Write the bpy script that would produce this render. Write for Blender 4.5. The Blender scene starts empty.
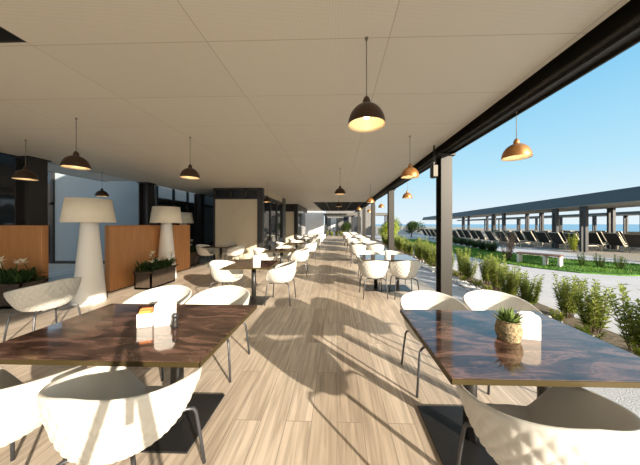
import bpy, math, random
from mathutils import Vector, Matrix, Quaternion
import numpy as np
R = math.radians
PI = math.pi
random.seed(7)
SC = bpy.context.scene
COL = SC.collection

# ------------------------------------------------------------------ camera, sky, sun, exposure
cam_d = bpy.data.cameras.new('camera')
cam = bpy.data.objects.new('camera', cam_d)
COL.objects.link(cam)
cam.location = (0, 0, 1.55)
cam.rotation_euler = (R(90), 0, R(1.6))
cam_d.sensor_fit = 'HORIZONTAL'
cam_d.sensor_width = 36.0
cam_d.lens = 36.0 * 230.0 / 640.0
cam_d.shift_x = -(330.58 - 320.0) / 640.0
cam_d.shift_y = -(232.5 - 224.0) / 640.0
cam_d.clip_start = 0.05
cam_d.clip_end = 6000
SC.camera = cam

SUN_DIR = Vector((0.665, -0.72, 0.262)).normalized()      # towards the sun
w = bpy.data.worlds.new('sky_world')
SC.world = w
w.use_nodes = True
nt = w.node_tree
nt.nodes.clear()
out = nt.nodes.new('ShaderNodeOutputWorld')
bg = nt.nodes.new('ShaderNodeBackground')
tc = nt.nodes.new('ShaderNodeTexCoord')
sep = nt.nodes.new('ShaderNodeSeparateXYZ')
nt.links.new(tc.outputs['Generated'], sep.inputs[0])
rmp = nt.nodes.new('ShaderNodeValToRGB')           # height above the horizon -> colour of the clear sky
el = rmp.color_ramp.elements
el[0].position = 0.0; el[0].color = (0.44, 0.50, 0.53, 1)
el[1].position = 1.0; el[1].color = (0.07, 0.20, 0.40, 1)
for p_, c_ in ((0.07, (0.39, 0.48, 0.53, 1)), (0.18, (0.27, 0.44, 0.53, 1)), (0.42, (0.145, 0.345, 0.50, 1))):
    e_ = el.new(p_); e_.color = c_
nt.links.new(sep.outputs['Z'], rmp.inputs['Fac'])
dot = nt.nodes.new('ShaderNodeVectorMath'); dot.operation = 'DOT_PRODUCT'
dot.inputs[1].default_value = SUN_DIR
nt.links.new(tc.outputs['Generated'], dot.inputs[0])
mxm = nt.nodes.new('ShaderNodeMath'); mxm.operation = 'MAXIMUM'; mxm.inputs[1].default_value = 0.0
nt.links.new(dot.outputs['Value'], mxm.inputs[0])
pw = nt.nodes.new('ShaderNodeMath'); pw.operation = 'POWER'; pw.inputs[1].default_value = 5.0
nt.links.new(mxm.outputs[0], pw.inputs[0])
gl = nt.nodes.new('ShaderNodeMix'); gl.data_type = 'RGBA'; gl.blend_type = 'ADD'; gl.clamp_result = False
nt.links.new(pw.outputs[0], gl.inputs['Factor'])
nt.links.new(rmp.outputs['Color'], gl.inputs['A'])
gl.inputs['B'].default_value = (2.2, 1.7, 1.1, 1)      # brighter, warmer sky around the low sun
nt.links.new(gl.outputs['Result'], bg.inputs['Color'])
bg.inputs['Strength'].default_value = 1.0
nt.links.new(bg.outputs[0], out.inputs['Surface'])

sun_d = bpy.data.lights.new('sun', 'SUN')
sun_d.energy = 6.7
sun_d.angle = R(0.6)
sun_d.color = (1.0, 0.87, 0.70)
sun = bpy.data.objects.new('sun', sun_d)
COL.objects.link(sun)
sun.rotation_euler = (-SUN_DIR).to_track_quat('-Z', 'Y').to_euler()
sun.location = (10, -12, 8)

SC.view_settings.view_transform = 'Standard'
SC.view_settings.look = 'None'
SC.view_settings.gamma = 1.0
SC.view_settings.use_curve_mapping = False
SC.view_settings.exposure = 0.88
SC.cycles.max_bounces = 10
SC.cycles.diffuse_bounces = 6
SC.cycles.use_denoising = True

# ------------------------------------------------------------------ materials
MATS = {}
def mat(name, col, rough=0.6, metal=0.0, spec=0.5, emit=None, estr=0.0, noise=0.0, nscale=8.0, bump=0.0,
        trans=0.0, coat=0.0):
    m = bpy.data.materials.new(name)
    m.use_nodes = True
    t = m.node_tree
    b = t.nodes['Principled BSDF']
    b.inputs['Base Color'].default_value = (*col, 1)
    b.inputs['Roughness'].default_value = rough
    b.inputs['Metallic'].default_value = metal
    b.inputs['Specular IOR Level'].default_value = spec
    if coat: b.inputs['Coat Weight'].default_value = coat
    if trans: b.inputs['Transmission Weight'].default_value = trans
    if emit:
        b.inputs['Emission Color'].default_value = (*emit, 1)
        b.inputs['Emission Strength'].default_value = estr
    if noise or bump:
        tc = t.nodes.new('ShaderNodeTexCoord')
        n = t.nodes.new('ShaderNodeTexNoise')
        n.inputs['Scale'].default_value = nscale
        n.inputs['Detail'].default_value = 5
        t.links.new(tc.outputs['Object'], n.inputs['Vector'])
        if noise:
            r = t.nodes.new('ShaderNodeValToRGB')
            r.color_ramp.elements[0].position = 0.3
            r.color_ramp.elements[1].position = 0.7
            r.color_ramp.elements[0].color = (*[max(0, c * (1 - noise)) for c in col], 1)
            r.color_ramp.elements[1].color = (*[min(1, c * (1 + noise)) for c in col], 1)
            t.links.new(n.outputs['Fac'], r.inputs['Fac'])
            t.links.new(r.outputs['Color'], b.inputs['Base Color'])
        if bump:
            bp = t.nodes.new('ShaderNodeBump')
            bp.inputs['Strength'].default_value = bump
            bp.inputs['Distance'].default_value = 0.02
            t.links.new(n.outputs['Fac'], bp.inputs['Height'])
            t.links.new(bp.outputs['Normal'], b.inputs['Normal'])
    MATS[name] = m
    return m

def N(t, kind, **kw):
    n = t.nodes.new(kind)
    for k, v in kw.items():
        setattr(n, k, v)
    return n

def floor_material():
    m = mat('wood_look_planks', (0.4, 0.34, 0.27), 0.42)
    t = m.node_tree; L = t.links; b = t.nodes['Principled BSDF']
    tc = N(t, 'ShaderNodeTexCoord')
    sep = N(t, 'ShaderNodeSeparateXYZ'); L.new(tc.outputs['Object'], sep.inputs[0])
    cmb = N(t, 'ShaderNodeCombineXYZ')
    L.new(sep.outputs['Y'], cmb.inputs['X']); L.new(sep.outputs['X'], cmb.inputs['Y'])
    br = N(t, 'ShaderNodeTexBrick')
    br.inputs['Scale'].default_value = 1.0
    br.inputs['Brick Width'].default_value = 1.2
    br.inputs['Row Height'].default_value = 0.2
    br.inputs['Mortar Size'].default_value = 0.0022
    br.inputs['Mortar Smooth'].default_value = 0.1
    br.inputs['Color1'].default_value = (0, 0, 0, 1)
    br.inputs['Color2'].default_value = (1, 1, 1, 1)
    br.inputs['Mortar'].default_value = (0.5, 0.5, 0.5, 1)
    L.new(cmb.outputs[0], br.inputs['Vector'])
    ramp = N(t, 'ShaderNodeValToRGB')
    ramp.color_ramp.elements[0].color = (0.47, 0.395, 0.318, 1)
    ramp.color_ramp.elements[1].color = (0.62, 0.54, 0.45, 1)
    L.new(br.outputs['Color'], ramp.inputs['Fac'])
    # grain stretched along the plank, shifted per plank
    mp = N(t, 'ShaderNodeMapping'); mp.inputs['Scale'].default_value = (0.9, 16, 1)
    add = N(t, 'ShaderNodeVectorMath', operation='ADD')
    sc = N(t, 'ShaderNodeVectorMath', operation='SCALE'); sc.inputs['Scale'].default_value = 7.0
    L.new(br.outputs['Color'], sc.inputs[0])
    L.new(cmb.outputs[0], add.inputs[0]); L.new(sc.outputs[0], add.inputs[1])
    L.new(add.outputs[0], mp.inputs['Vector'])
    nz = N(t, 'ShaderNodeTexNoise'); nz.inputs['Scale'].default_value = 1.6; nz.inputs['Detail'].default_value = 7
    nz.inputs['Distortion'].default_value = 0.8
    L.new(mp.outputs[0], nz.inputs['Vector'])
    r2 = N(t, 'ShaderNodeValToRGB')
    r2.color_ramp.elements[0].position = 0.36; r2.color_ramp.elements[0].color = (0.74, 0.71, 0.68, 1)
    r2.color_ramp.elements[1].position = 0.64; r2.color_ramp.elements[1].color = (1.14, 1.13, 1.11, 1)
    L.new(nz.outputs['Fac'], r2.inputs['Fac'])
    mx = N(t, 'ShaderNodeMix', data_type='RGBA', blend_type='MULTIPLY'); mx.inputs['Factor'].default_value = 1
    L.new(ramp.outputs['Color'], mx.inputs['A']); L.new(r2.outputs['Color'], mx.inputs['B'])
    mj = N(t, 'ShaderNodeMix', data_type='RGBA')
    L.new(br.outputs['Fac'], mj.inputs['Factor']); L.new(mx.outputs['Result'], mj.inputs['A'])
    mj.inputs['B'].default_value = (0.25, 0.21, 0.17, 1)
    L.new(mj.outputs['Result'], b.inputs['Base Color'])
    return m

def ceiling_material():
    m = mat('perforated_ceiling_metal', (0.62, 0.57, 0.48), 0.55)
    t = m.node_tree; L = t.links; b = t.nodes['Principled BSDF']
    tc = N(t, 'ShaderNodeTexCoord')
    mp = N(t, 'ShaderNodeMapping'); mp.inputs['Location'].default_value = (-0.405 + 1.44 * 8, -1.8 + 0.78 * 40, 0)
    L.new(tc.outputs['Object'], mp.inputs['Vector'])
    br = N(t, 'ShaderNodeTexBrick'); br.offset = 0.0
    br.inputs['Scale'].default_value = 1.0
    br.inputs['Brick Width'].default_value = 1.44; br.inputs['Row Height'].default_value = 0.78
    br.inputs['Mortar Size'].default_value = 0.004; br.inputs['Mortar Smooth'].default_value = 0.3
    br.inputs['Color1'].default_value = (0.70, 0.675, 0.60, 1); br.inputs['Color2'].default_value = (0.73, 0.705, 0.63, 1)
    br.inputs['Mortar'].default_value = (0.50, 0.45, 0.37, 1)
    L.new(mp.outputs[0], br.inputs['Vector'])
    vo = N(t, 'ShaderNodeTexVoronoi'); vo.inputs['Scale'].default_value = 100; vo.inputs['Randomness'].default_value = 0
    L.new(tc.outputs['Object'], vo.inputs['Vector'])
    r = N(t, 'ShaderNodeValToRGB')
    r.color_ramp.elements[0].position = 0.26; r.color_ramp.elements[0].color = (0.72, 0.72, 0.72, 1)
    r.color_ramp.elements[1].position = 0.34; r.color_ramp.elements[1].color = (1, 1, 1, 1)
    L.new(vo.outputs['Distance'], r.inputs['Fac'])
    mx = N(t, 'ShaderNodeMix', data_type='RGBA', blend_type='MULTIPLY'); mx.inputs['Factor'].default_value = 1
    L.new(br.outputs['Color'], mx.inputs['A']); L.new(r.outputs['Color'], mx.inputs['B'])
    L.new(mx.outputs['Result'], b.inputs['Base Color'])
    return m

def marble_material():
    m = mat('dark_brown_marble', (0.08, 0.05, 0.04), 0.09, spec=0.6, coat=0.4)
    t = m.node_tree; L = t.links; b = t.nodes['Principled BSDF']
    b.inputs['Coat Roughness'].default_value = 0.04
    tc = N(t, 'ShaderNodeTexCoord')
    mp = N(t, 'ShaderNodeMapping'); mp.inputs['Rotation'].default_value = (0, 0, R(38)); mp.inputs['Scale'].default_value = (1.0, 3.6, 1)
    L.new(tc.outputs['Object'], mp.inputs['Vector'])
    nz = N(t, 'ShaderNodeTexNoise'); nz.inputs['Scale'].default_value = 2.6; nz.inputs['Detail'].default_value = 9
    nz.inputs['Distortion'].default_value = 1.2; nz.inputs['Roughness'].default_value = 0.62
    L.new(mp.outputs[0], nz.inputs['Vector'])
    r = N(t, 'ShaderNodeValToRGB'); e = r.color_ramp.elements
    e[0].position = 0.30; e[0].color = (0.012, 0.007, 0.006, 1)
    e[1].position = 0.74; e[1].color = (0.40, 0.30, 0.23, 1)
    for p, c in ((0.43, (0.05, 0.027, 0.02)), (0.52, (0.105, 0.058, 0.043)), (0.60, (0.20, 0.11, 0.085)), (0.66, (0.09, 0.055, 0.045))):
        x = e.new(p); x.color = (*c, 1)
    L.new(nz.outputs['Fac'], r.inputs['Fac'])
    L.new(r.outputs['Color'], b.inputs['Base Color'])
    return m

def wood_material(name, c1, c2, axis_scale):
    m = mat(name, c1, 0.5)
    t = m.node_tree; L = t.links; b = t.nodes['Principled BSDF']
    tc = N(t, 'ShaderNodeTexCoord')
    mp = N(t, 'ShaderNodeMapping'); mp.inputs['Scale'].default_value = axis_scale
    L.new(tc.outputs['Object'], mp.inputs['Vector'])
    nz = N(t, 'ShaderNodeTexNoise'); nz.inputs['Scale'].default_value = 2.0; nz.inputs['Detail'].default_value = 6
    nz.inputs['Distortion'].default_value = 0.5
    L.new(mp.outputs[0], nz.inputs['Vector'])
    r = N(t, 'ShaderNodeValToRGB')
    r.color_ramp.elements[0].position = 0.3; r.color_ramp.elements[0].color = (*c1, 1)
    r.color_ramp.elements[1].position = 0.7; r.color_ramp.elements[1].color = (*c2, 1)
    L.new(nz.outputs['Fac'], r.inputs['Fac'])
    L.new(r.outputs['Color'], b.inputs['Base Color'])
    return m

def leaf_material(name, c1, c2, scale=6.0, sub=0.0):
    m = mat(name, c1, 0.55, spec=0.3)
    t = m.node_tree; L = t.links; b = t.nodes['Principled BSDF']
    tc = N(t, 'ShaderNodeTexCoord')
    nz = N(t, 'ShaderNodeTexNoise'); nz.inputs['Scale'].default_value = scale; nz.inputs['Detail'].default_value = 3
    L.new(tc.outputs['Object'], nz.inputs['Vector'])
    r = N(t, 'ShaderNodeValToRGB')
    r.color_ramp.elements[0].position = 0.35; r.color_ramp.elements[0].color = (*c1, 1)
    r.color_ramp.elements[1].position = 0.65; r.color_ramp.elements[1].color = (*c2, 1)
    L.new(nz.outputs['Fac'], r.inputs['Fac'])
    L.new(r.outputs['Color'], b.inputs['Base Color'])
    tr = N(t, 'ShaderNodeBsdfTranslucent')
    L.new(r.outputs['Color'], tr.inputs['Color'])
    ms = N(t, 'ShaderNodeMixShader'); ms.inputs['Fac'].default_value = 0.3
    L.new(b.outputs[0], ms.inputs[1]); L.new(tr.outputs[0], ms.inputs[2])
    L.new(ms.outputs[0], t.nodes['Material Output'].inputs['Surface'])
    return m

M_FLOOR = floor_material()
M_CEIL = ceiling_material()
M_MARBLE = marble_material()
M_BRASS = mat('aged_brass', (0.075, 0.055, 0.02), 0.5, 0.5)
M_WHITE = mat('white_shell_plastic', (0.57, 0.56, 0.52), 0.45)
M_LEG = mat('dark_grey_steel', (0.07, 0.075, 0.085), 0.35, 0.6)
M_BLACK = mat('black_steel', (0.018, 0.017, 0.016), 0.4, 0.0)
M_COLUMN = mat('dark_bronze_steel', (0.014, 0.0125, 0.009), 0.5, 0.0)
M_PLATE = mat('black_plate', (0.02, 0.02, 0.021), 0.35, 0.2)
M_PART = wood_material('orange_oak_veneer', (0.43, 0.19, 0.068), (0.54, 0.26, 0.10), (7, 7, 0.6))
M_SHADE = mat('ivory_lamp_fabric', (0.78, 0.72, 0.60), 0.8, noise=0.04, nscale=40)
M_LAMPWHITE = mat('white_lamp_resin', (0.80, 0.78, 0.74), 0.4)
M_BRONZE = mat('dark_bronze_dome', (0.055, 0.032, 0.020), 0.38, 0.5)
M_SUNLITDOME = mat('sunlit_dome', (0.46, 0.22, 0.075), 0.36, 0.7)  # domes on the open side: sunlight put into the colour
M_GOLD = mat('gold_dome_lining', (0.84, 0.70, 0.48), 0.45, 0.35)
M_BULB = mat('warm_bulb_glass', (1, 0.85, 0.6), 0.3, emit=(1.0, 0.80, 0.54), estr=10.0)
M_CORD = mat('grey_cord', (0.17, 0.155, 0.13), 0.6)
M_BEIGE = mat('beige_wall_panel', (0.56, 0.49, 0.37), 0.7, noise=0.04, nscale=3)
M_PALEWALL = mat('pale_render_wall', (0.55, 0.56, 0.58), 0.8, noise=0.03, nscale=2)
M_YARDWALL = mat('shaded_pale_render', (0.25, 0.29, 0.32), 0.8, noise=0.03, nscale=2)  # white wall; its blue sky-lit shade is mixed into the colour
M_DARKPANEL = mat('dark_facade_panel', (0.022, 0.021, 0.021), 0.4)
M_NAVYGLASS = mat('dark_tinted_glass', (0.012, 0.016, 0.024), 0.06, spec=0.7)
M_SLAT = mat('pale_slat_soffit', (0.62, 0.60, 0.55), 0.6)
M_PLANTER = mat('dark_brown_planter', (0.055, 0.038, 0.026), 0.6, noise=0.2, nscale=12)
M_SOIL = mat('dark_soil', (0.13, 0.10, 0.065), 0.95, noise=0.4, nscale=14, bump=0.6)
M_PLANTLEAF = leaf_material('deep_green_leaf', (0.018, 0.045, 0.012), (0.05, 0.10, 0.025))
M_PETAL = mat('cream_petal', (0.85, 0.78, 0.62), 0.6)
M_SHRUB = leaf_material('feathery_green_leaf', (0.17, 0.23, 0.035), (0.40, 0.46, 0.11), 9)
M_SHRUB2 = leaf_material('dark_hedge_leaf', (0.03, 0.06, 0.018), (0.08, 0.13, 0.03), 4)
M_LIME = leaf_material('lime_leaf', (0.28, 0.34, 0.03), (0.48, 0.52, 0.06), 5)
M_REDLEAF = leaf_material('russet_leaf', (0.22, 0.12, 0.08), (0.42, 0.26, 0.17), 7)
M_STEM = mat('brown_stem', (0.12, 0.085, 0.05), 0.8)
M_GRASS = leaf_material('lawn_blade', (0.045, 0.13, 0.010), (0.15, 0.27, 0.025), 0.8)
M_TURF = mat('turf_soil', (0.08, 0.20, 0.02), 0.95, noise=0.3, nscale=3)
M_GRAVEL = mat('pale_gravel', (0.40, 0.41, 0.42), 0.9, noise=0.3, nscale=90, bump=0.5)
M_PATH = mat('pale_concrete', (0.48, 0.46, 0.45), 0.85, noise=0.07, nscale=1.6, bump=0.05)
M_SAND = mat('beach_sand', (0.30, 0.27, 0.23), 0.95, noise=0.12, nscale=0.8)
M_PEBBLE = mat('white_pebble', (0.74, 0.72, 0.68), 0.7, noise=0.12, nscale=5)
M_SEA = mat('sea_surface', (0.03, 0.22, 0.38), 0.25, noise=0.15, nscale=0.05)
M_PERG = mat('grey_pergola_paint', (0.082, 0.080, 0.076), 0.6)
M_PERGSOF = mat('light_pergola_soffit', (0.30, 0.29, 0.27), 0.7)
M_PERGPOST = mat('dark_pergola_post', (0.02, 0.022, 0.028), 0.5)
M_BENCHWOOD = wood_material('reddish_bench_wood', (0.26, 0.11, 0.06), (0.38, 0.18, 0.10), (3, 20, 3))
M_CONCRETE = mat('bench_concrete', (0.62, 0.58, 0.52), 0.8)
M_CANVAS = mat('dark_lounger_mesh', (0.045, 0.036, 0.030), 0.75)
M_LOUNGEFRAME = mat('tan_lounger_frame', (0.48, 0.42, 0.32), 0.6)
M_PORC = mat('white_porcelain', (0.85, 0.84, 0.81), 0.2)
M_PAPER = mat('white_paper', (0.86, 0.85, 0.82), 0.9)
M_ORANGE = mat('orange_sachet', (0.80, 0.26, 0.05), 0.6)
M_RED = mat('brown_sachet', (0.42, 0.12, 0.05), 0.6)
M_POT = mat('woven_tan_pot', (0.30, 0.23, 0.13), 0.85, noise=0.45, nscale=45, bump=1.0)
M_SUCC = leaf_material('succulent_leaf', (0.10, 0.19, 0.05), (0.26, 0.34, 0.10), 20)
M_TEAL = mat('dark_grey_wall', (0.13, 0.13, 0.13), 0.8, noise=0.08, nscale=1)  # plain dark grey of the building at the far end

# ------------------------------------------------------------------ mesh builder
class MB:
    def __init__(s):
        s.v = []; s.f = []; s.sm = []
    def add(s, verts, faces, smooth=False):
        o = len(s.v)
        s.v += [tuple(p) for p in verts]
        s.f += [tuple(i + o for i in f) for f in faces]
        s.sm += [smooth] * len(faces)
        return s
    def box(s, x0, x1, y0, y1, z0, z1, b=0.0):
        if b <= 0:
            vs = [(x, y, z) for z in (z0, z1) for y in (y0, y1) for x in (x0, x1)]
            fs = [(0, 2, 3, 1), (4, 5, 7, 6), (0, 1, 5, 4), (2, 6, 7, 3), (0, 4, 6, 2), (1, 3, 7, 5)]
            return s.add(vs, fs)
        b = min(b, (x1 - x0) / 2.01, (y1 - y0) / 2.01, (z1 - z0) / 2.01)
        ring = lambda i, z: [(x0 + i + b, y0 + i, z), (x1 - i - b, y0 + i, z), (x1 - i, y0 + i + b, z), (x1 - i, y1 - i - b, z),
                             (x1 - i - b, y1 - i, z), (x0 + i + b, y1 - i, z), (x0 + i, y1 - i - b, z), (x0 + i, y0 + i + b, z)]
        vs = ring(b, z0) + ring(0, z0 + b) + ring(0, z1 - b) + ring(b, z1)
        fs = [tuple(range(7, -1, -1)), tuple(range(24, 32))]
        for k in range(3):
            for i in range(8):
                j = (i + 1) % 8
                fs.append((k * 8 + i, k * 8 + j, k * 8 + 8 + j, k * 8 + 8 + i))
        return s.add(vs, fs)
    def obox(s, c, sx, sy, sz, rot):
        m = rot.to_matrix() if hasattr(rot, 'to_matrix') else rot
        vs = [Vector(c) + m @ Vector((x * sx / 2, y * sy / 2, z * sz / 2)) for z in (-1, 1) for y in (-1, 1) for x in (-1, 1)]
        return s.add(vs, [(0, 2, 3, 1), (4, 5, 7, 6), (0, 1, 5, 4), (2, 6, 7, 3), (0, 4, 6, 2), (1, 3, 7, 5)])
    def bar(s, p, q, a, b=None):
        p, q = Vector(p), Vector(q)
        d = q - p
        rot = d.to_track_quat('Z', 'Y')
        return s.obox((p + q) / 2, a, b or a, d.length, rot)
    def tube(s, pts, r, n=8, caps=True):
        pts = [Vector(p) for p in pts]
        rs = r if isinstance(r, (list, tuple)) else [r] * len(pts)
        vs = []; fs = []
        up = Vector((0.31, 0.83, 0.47)).normalized()
        for i, p in enumerate(pts):
            d = (pts[min(i + 1, len(pts) - 1)] - pts[max(i - 1, 0)]).normalized()
            a = d.cross(up)
            if a.length < 1e-3: a = d.cross(Vector((1, 0, 0)))
            a.normalize(); b = d.cross(a).normalized()
            for k in range(n):
                t = 2 * PI * k / n
                vs.append(p + (a * math.cos(t) + b * math.sin(t)) * rs[i])
        for i in range(len(pts) - 1):
            for k in range(n):
                k2 = (k + 1) % n
                fs.append((i * n + k, i * n + k2, (i + 1) * n + k2, (i + 1) * n + k))
        if caps:
            fs.append(tuple(range(n - 1, -1, -1))); fs.append(tuple(range((len(pts) - 1) * n, len(pts) * n)))
        return s.add(vs, fs, True)
    def lathe(s, prof, n=32, c=(0, 0, 0), sx=1.0, sy=1.0):
        vs = []; fs = []
        for r, z in prof:
            for k in range(n):
                t = 2 * PI * k / n
                vs.append((c[0] + r * math.cos(t) * sx, c[1] + r * math.sin(t) * sy, c[2] + z))
        for i in range(len(prof) - 1):
            for k in range(n):
                k2 = (k + 1) % n
                fs.append((i * n + k, i * n + k2, (i + 1) * n + k2, (i + 1) * n + k))
        if prof[0][0] > 1e-5: fs.append(tuple(range(n - 1, -1, -1)))
        if prof[-1][0] > 1e-5: fs.append(tuple(range((len(prof) - 1) * n, len(prof) * n)))
        return s.add(vs, fs, True)
    def prism(s, poly, z0, z1):
        n = len(poly)
        vs = [(x, y, z0) for x, y in poly] + [(x, y, z1) for x, y in poly]
        fs = [tuple(range(n - 1, -1, -1)), tuple(range(n, 2 * n))]
        fs += [(i, (i + 1) % n, n + (i + 1) % n, n + i) for i in range(n)]
        return s.add(vs, fs)
    def quad_leaf(s, p, d, side, L, wd, fold=0.0):
        p = Vector(p); d = Vector(d).normalized(); side = Vector(side)
        side = (side - d * side.dot(d))
        if side.length < 1e-4: side = d.orthogonal()
        side.normalize()
        nrm = d.cross(side)
        m = p + d * L * 0.5
        vs = [p, m + side * wd / 2 + nrm * fold, p + d * L - nrm * fold, m - side * wd / 2 + nrm * fold]
        return s.add(vs, [(0, 1, 2), (0, 2, 3)])
    def mesh(s, name, m):
        me = bpy.data.meshes.new(name)
        me.from_pydata([tuple(p) for p in s.v], [], s.f)
        me.polygons.foreach_set('use_smooth', s.sm)
        me.materials.append(m)
        me.update()
        return me
    def build(s, name, m, parent=None, loc=None, rotz=0.0):
        o = bpy.data.objects.new(name, s.mesh(name, m))
        COL.objects.link(o)
        if parent: o.parent = parent
        if loc: o.location = loc
        if rotz: o.rotation_euler = (0, 0, rotz)
        return o

def tag(o, label, cat, group=None):
    o['label'] = label; o['category'] = cat
    if group: o['group'] = group
    return o
def struct(o):
    o['kind'] = 'structure'; return o
def stuff(o, label=None, cat=None):
    o['kind'] = 'stuff'
    if label: o['label'] = label; o['category'] = cat
    return o
def thing(name, label, cat, loc=(0, 0, 0), rotz=0.0, group=None):
    o = bpy.data.objects.new(name, None)
    o.empty_display_size = 0.1
    COL.objects.link(o)
    o.location = loc; o.rotation_euler = (0, 0, rotz)
    return tag(o, label, cat, group)
KIDS = {}
def kids(o):
    return [c for c in COL.objects if c.parent == o]
def dup(src, loc, rotz, label, group=None, scale=None):
    if src.name not in KIDS:
        KIDS[src.name] = [(c, kids(c)) for c in kids(src)]
    r = src.copy(); COL.objects.link(r)
    r.location = loc; r.rotation_euler = (0, 0, rotz); r['label'] = label
    if group: r['group'] = group
    if scale: r.scale = scale
    for c, gs in KIDS[src.name]:
        d = c.copy(); COL.objects.link(d); d.parent = r
        for g in gs:
            e = g.copy(); COL.objects.link(e); e.parent = d
    return r
ORD = ['first', 'second', 'third', 'fourth', 'fifth', 'sixth', 'seventh', 'eighth', 'ninth', 'tenth', 'eleventh', 'twelfth',
       'thirteenth', 'fourteenth', 'fifteenth', 'sixteenth', 'seventeenth', 'eighteenth', 'nineteenth', 'twentieth', 'twenty-first',
       'twenty-second', 'twenty-third', 'twenty-fourth', 'twenty-fifth', 'twenty-sixth', 'twenty-seventh', 'twenty-eighth',
       'twenty-ninth', 'thirtieth', 'thirty-first', 'thirty-second', 'thirty-third', 'thirty-fourth', 'thirty-fifth']

# ------------------------------------------------------------------ ground, floor, water
struct(MB().box(-16, 2.32, -11, 34, -0.12, 0.0).build('floor', M_FLOOR))
struct(MB().box(2.32, 3.3, -11, 34, -0.14, -0.02).build('gravel_strip', M_GRAVEL))
struct(MB().box(3.3, 3.98, -11, 34, -0.14, -0.01).build('planting_bed', M_SOIL))
struct(MB().box(3.98, 12.5, -14, 34, -0.14, -0.02).build('garden_path', M_PATH))
struct(MB().box(12.5, 60, -60, 200, -0.3, -0.03).build('beach_ground', M_SAND))
struct(MB().box(-60, 12.5, 34, 200, -0.3, -0.03).build('garden_ground', M_SAND))
struct(MB().box(60, 4000, -600, 4000, -3.2, -3.0).build('sea', M_SEA))
lawn_poly = [(9.7, 7.15), (8.6, 7.2), (7.75, 7.55), (7.0, 8.4), (6.55, 9.6), (6.2, 12.4), (5.8, 16.5), (5.4, 24), (8.2, 24), (8.7, 16),
             (9.2, 12.4), (10.2, 10.2), (11.2, 9.5), (12.0, 8.8), (11.8, 8.0), (10.9, 7.4)]
struct(MB().prism(lawn_poly, -0.1, 0.015).build('lawn_turf', M_TURF))

def inside(x, y, poly):
    c = False; n = len(poly)
    for i in range(n):
        x1, y1 = poly[i]; x2, y2 = poly[(i + 1) % n]
        if (y1 > y) != (y2 > y) and x < (x2 - x1) * (y - y1) / (y2 - y1) + x1: c = not c
    return c
g = MB()
cnt = 0
while cnt < 16000:
    x, y = random.uniform(5.3, 12.1), random.uniform(7.1, 24)
    if not inside(x, y, lawn_poly): continue
    if y > 14 and random.random() < 0.6: continue
    a = random.uniform(0, 2 * PI); h = random.uniform(0.04, 0.085)
    dx, dy = math.cos(a) * 0.012, math.sin(a) * 0.012
    lx, ly = random.uniform(-.03, .03), random.uniform(-.03, .03)
    g.add([(x - dx, y - dy, 0.012), (x + dx, y + dy, 0.012), (x + lx, y + ly, h)], [(0, 1, 2)])
    cnt += 1
stuff(g.build('lawn_grass', M_GRASS), 'bright green mown grass covering the lawn strip beyond the path', 'grass')

g = MB()
ico_v = []
bm_dirs = [(0, 0, 1), (0, 0, -1)] + [(math.cos(t) * .85, math.sin(t) * .85, z) for z, off in ((.5, 0), (-.5, .6)) for t in [off + 2 * PI * k / 5 for k in range(5)]]
def pebble(mb, x, y, z, r):
    sx, sy, sz = (random.uniform(.7, 1.3) * r for _ in range(3)); sz *= .7
    a = random.uniform(0, 6.28); ca, sa = math.cos(a), math.sin(a)
    vs = []
    for dx, dy, dz in bm_dirs:
        px, py = dx * sx, dy * sy
        vs.append((x + px * ca - py * sa, y + px * sa + py * ca, z + dz * sz))
    fs = []
    for k in range(5):
        k2 = (k + 1) % 5
        fs += [(0, 2 + k, 2 + k2), (1, 7 + k2, 7 + k), (2 + k, 7 + k, 2 + k2), (2 + k2, 7 + k, 7 + k2)]
    mb.add(vs, fs, True)
for _ in range(1500):
    y = random.uniform(1.2, 12)
    pebble(g, random.gauss(3.28, 0.10), y, 0.005, random.uniform(.018, .05))
stuff(g.build('border_pebbles', M_PEBBLE), 'white rounded pebbles edging the planting bed beside the gravel strip', 'pebbles')

# ------------------------------------------------------------------ ceiling and roof
CE = MB()
CE.box(-6.8, 1.9, -11, 0.5, 3.0, 3.25)
CE.box(-2.47, 1.9, 0.5, 1.77, 3.0, 3.25)
CE.box(-6.8, -4.3, 0.5, 1.77, 3.0, 3.25)
CE.box(-6.8, 1.9, 1.77, 15.2, 3.0, 3.25)
CE.box(-6.8, -1.65, 15.2, 26, 3.0, 3.25)
struct(CE.build('ceiling', M_CEIL))
struct(MB().box(-4.3, -2.47, 0.5, 1.77, 3.26, 3.32).box(-4.3, -4.28, 0.5, 1.77, 3.002, 3.26).box(-2.49, -2.47, 0.5, 1.77, 3.002, 3.26)
       .box(-4.28, -2.49, 1.75, 1.77, 3.002, 3.26).box(-4.28, -2.49, 0.5, 0.52, 3.002, 3.26).build('ceiling_recess', M_BLACK))  # black lining boards added to keep the opening dark
struct(MB().box(-6.8, 2.15, -11, 26, 3.33, 3.5).box(-6.8, -6.5, -11, 26, 3.5, 5.0).build('roof_slab_sun_block', M_DARKPANEL))  # unseen tall left upstand added to keep sun off the courtyard wall
lv = MB()
lv.box(-1.65, 1.9, 15.2, 26, 3.2, 3.3)
for k in range(13): lv.box(-1.65, 1.9, 15.25 + k * .85, 15.33 + k * .85, 3.0, 3.2)
for k in range(5): lv.box(-1.65 + k * .86, -1.58 + k * .86, 15.2, 26, 3.02, 3.2)
struct(lv.build('ceiling_louvers', M_DARKPANEL))

beam = MB()
for x0, x1, z0, z1 in ((1.93, 2.17, 2.86, 2.885), (2.03, 2.07, 2.885, 3.2), (1.9, 2.2, 3.2, 3.33), (1.97, 1.99, 2.83, 2.86), (2.11, 2.13, 2.83, 2.86)):
    beam.box(x0, x1, -11, 26, z0, z1)
tag(beam.build('edge_beam', M_COLUMN), 'long dark steel beam along the open edge of the ceiling', 'beam')

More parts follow.
